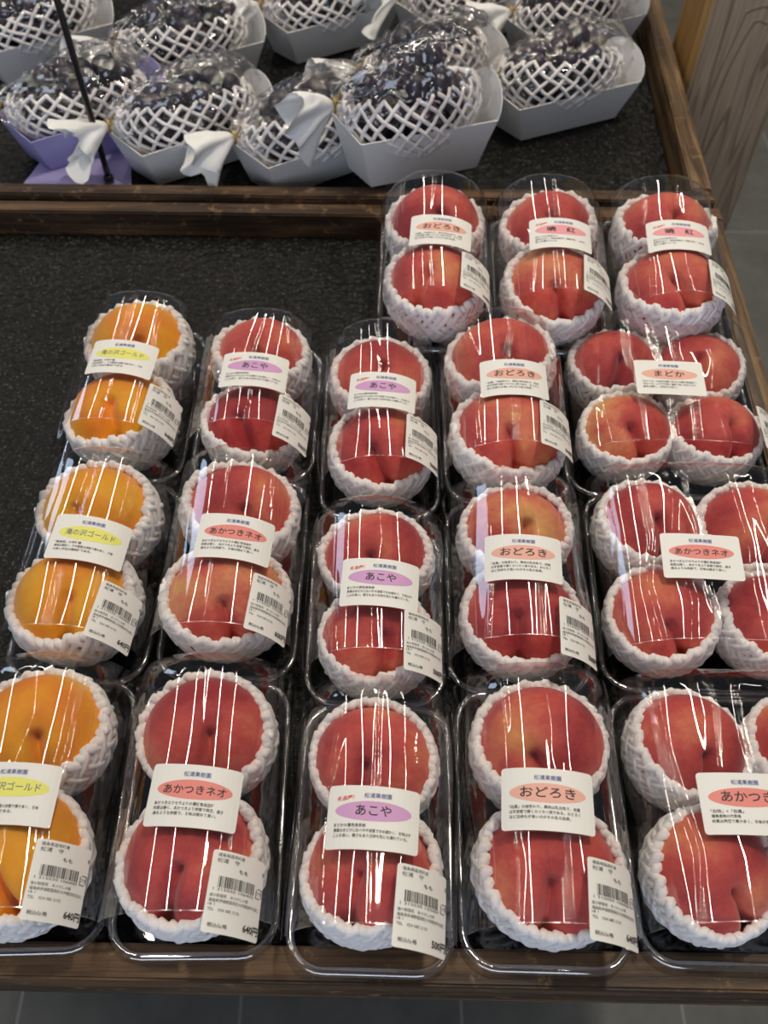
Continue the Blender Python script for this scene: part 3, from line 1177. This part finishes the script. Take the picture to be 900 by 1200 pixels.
def tail_mesh(seed):
    """the twisted paper end: two crumpled flaps opening from the tie"""
    rnd = random.Random(seed)
    off = Vector((seed, 4, 0))
    bm = bmesh.new()
    n, m = 44, 12
    rows = []
    for i in range(m + 1):
        t = i / m
        rad = 0.0045 + 0.026 * t ** 0.85
        row = []
        for j in range(n):
            a = 2 * pi * j / n
            f = 1 + 0.34 * t * sin(3 * a + seed) + 0.20 * t * sin(7 * a + 2 * seed)
            r = rad * f
            lng = 0.043 * t * (1 + 0.28 * sin(2 * a + seed * 1.7) + 0.12 * sin(5 * a))
            c = 0.003 * t * noise.noise(Vector((a * 2, t * 5, 0)) + off)
            row.append(bm.verts.new((-0.088 - lng, cos(a) * (r * 0.80 + c), 0.055 + sin(a) * (r * 0.80 + c) - 0.012 * t * t)))
        rows.append(row)
    for i in range(m):
        for j in range(n):
            bm.faces.new((rows[i][j], rows[i][(j + 1) % n], rows[i + 1][(j + 1) % n], rows[i + 1][j]))
    me = to_mesh('paper_tail', bm)
    me.polygons.foreach_set('use_smooth', [True] * len(me.polygons))
    return me


def tie_mesh():
    bm = bmesh.new()
    pts = [Vector((-0.087, 0.0062 * cos(2 * pi * k / 16), 0.055 + 0.0062 * sin(2 * pi * k / 16))) for k in range(17)]
    tube(bm, pts, 0.0013, 6)
    tube(bm, [Vector((-0.087, -0.006, 0.057)), Vector((-0.089, -0.012, 0.063)), Vector((-0.086, -0.018, 0.066))], 0.0011, 6)
    tube(bm, [Vector((-0.087, -0.005, 0.059)), Vector((-0.083, -0.010, 0.067)), Vector((-0.082, -0.013, 0.073))], 0.0011, 6)
    me = to_mesh('twist_tie', bm)
    me.polygons.foreach_set('use_smooth', [True] * len(me.polygons))
    return me


BOX = box_mesh()
BOXES = {}
for nm, mm in (('white', M_CARD), ('lavender', M_LAV)):
    c = BOX.copy()
    c.materials.append(mm)
    BOXES[nm] = c
GRAPES = [grape_mesh(k) for k in (3, 4, 5)]
BAGS = [bag_film(k) for k in (1, 2, 3)]
TAILS = [tail_mesh(k) for k in (1, 2, 3, 4)]
TIE = tie_mesh()
GNETS = [net_mesh(60 + k, nst=24, rim=R(62 + 4 * k), rad=0.0021, twist=1.15, layers=1, ell=(1.62, 0.92, 0.86), base=0.0485, steps=18, jitter=1.4) for k in range(3)]
for lst, mm in ((GRAPES, M_GRAPE), (BAGS, M_BAG), (TAILS, M_TISSUE), ([TIE], M_TIE), (GNETS, M_NET)):
    for me in lst:
        me.materials.append(mm)

# x, y, turn, card, where, scale
BOXPOS = [
    (0.028, 0.858, 17, 'white', 'box overhanging the wooden rail', 0.93),
    (0.200, 1.000, 22, 'white', 'rightmost box over open mat', 1.0),
    (-0.082, 0.899, 30, 'white', 'box left of the overhanging one', 1.0),
    (-0.217, 0.920, 30, 'white', 'box right of the metal rod', 1.0),
    (-0.340, 0.945, 30, 'lavender', 'lavender box by the metal rod', 1.0),
    (-0.240, 1.078, 28, 'white', 'box behind the rod-side white box', 1.0),
    (-0.430, 1.120, 28, 'white', 'box behind the lavender one', 1.0),
    (-0.075, 1.170, 28, 'white', 'far box left of the middle', 1.0),
    (0.048, 1.020, 24, 'white', 'box behind the overhanging one', 1.0),
    (0.095, 1.195, 28, 'white', 'far box in the middle', 1.0),
    (0.232, 1.150, 24, 'white', 'far box beside the right rail', 1.0),
]
rb = random.Random(8)
for i, (x, y, turn, card, where, s) in enumerate(BOXPOS):
    M = Matrix.Translation((x, y, 0.0345 if i == 0 else 0.0008)) @ Matrix.Rotation(R(turn), 4, 'Z') @ Matrix.Diagonal((s, s, 1.22 if s < 1 else 1, 1))
    o = inst('paper_box', BOXES[card], M)
    sol = o.modifiers.new('thickness', 'SOLIDIFY')
    sol.thickness = 0.0011
    tag(o, '%s paper %s' % (card, where.replace('lavender ', '')) if card == 'lavender' else 'white paper %s' % where, 'paper box', 'paper boxes of grapes')
    g = inst('grape_bunch', rb.choice(GRAPES), M @ Matrix.Translation((0, 0, 0.010)))
    tag(g, 'bunch of dark grapes in the %s' % where, 'grapes', 'bunches of dark grapes')
    n = inst('foam_net', rb.choice(GNETS), M @ Matrix.Translation((0.0, 0, 0.052)) @ Matrix.Rotation(R(rb.uniform(-22, -13)), 4, 'X') @ Matrix.Rotation(R(rb.uniform(-6, 4)), 4, 'Y'))
    tag(n, 'white foam net round the grapes in the %s' % where, 'fruit net', 'foam nets round the grapes')
    b = empty('clear_bag', M @ Matrix.Translation((0, 0, 0.010)))
    tag(b, 'clear crinkled bag tied over the grapes in the %s' % where, 'bag', 'clear bags over the grapes')
    inst('bag_film', rb.choice(BAGS), None, b)
    inst('paper_tail', rb.choice(TAILS), None, b)
    inst('twist_tie', TIE, None, b)

# price-card holder: a slim rod on a lavender foot plate
st = empty('card_stand', Matrix.Translation((-0.305, 0.868, 0.0006)))
tag(st, 'thin dark metal rod on a lavender foot plate behind the wooden rail', 'card stand')
bm = bmesh.new()
prism(bm, [(-0.098, -0.012), (0.026, -0.012), (0.014, 0.060), (-0.080, 0.060)], 0.0, 0.003)
bmesh.ops.recalc_face_normals(bm, faces=bm.faces[:])
bmesh.ops.bevel(bm, geom=bm.edges[:], offset=0.0008, segments=1, affect='EDGES')
link('foot_plate', to_mesh('foot_plate', bm), M_LAV, st, False)
bm = bmesh.new()
tube(bm, [Vector((0, 0, 0.003 + 0.34 * k / 8)) for k in range(9)], 0.0034, 14)
tube(bm, [Vector((0, 0, 0.002)), Vector((0, 0, 0.010))], 0.0055, 14)
link('rod', to_mesh('rod', bm), M_STEEL, st, True)
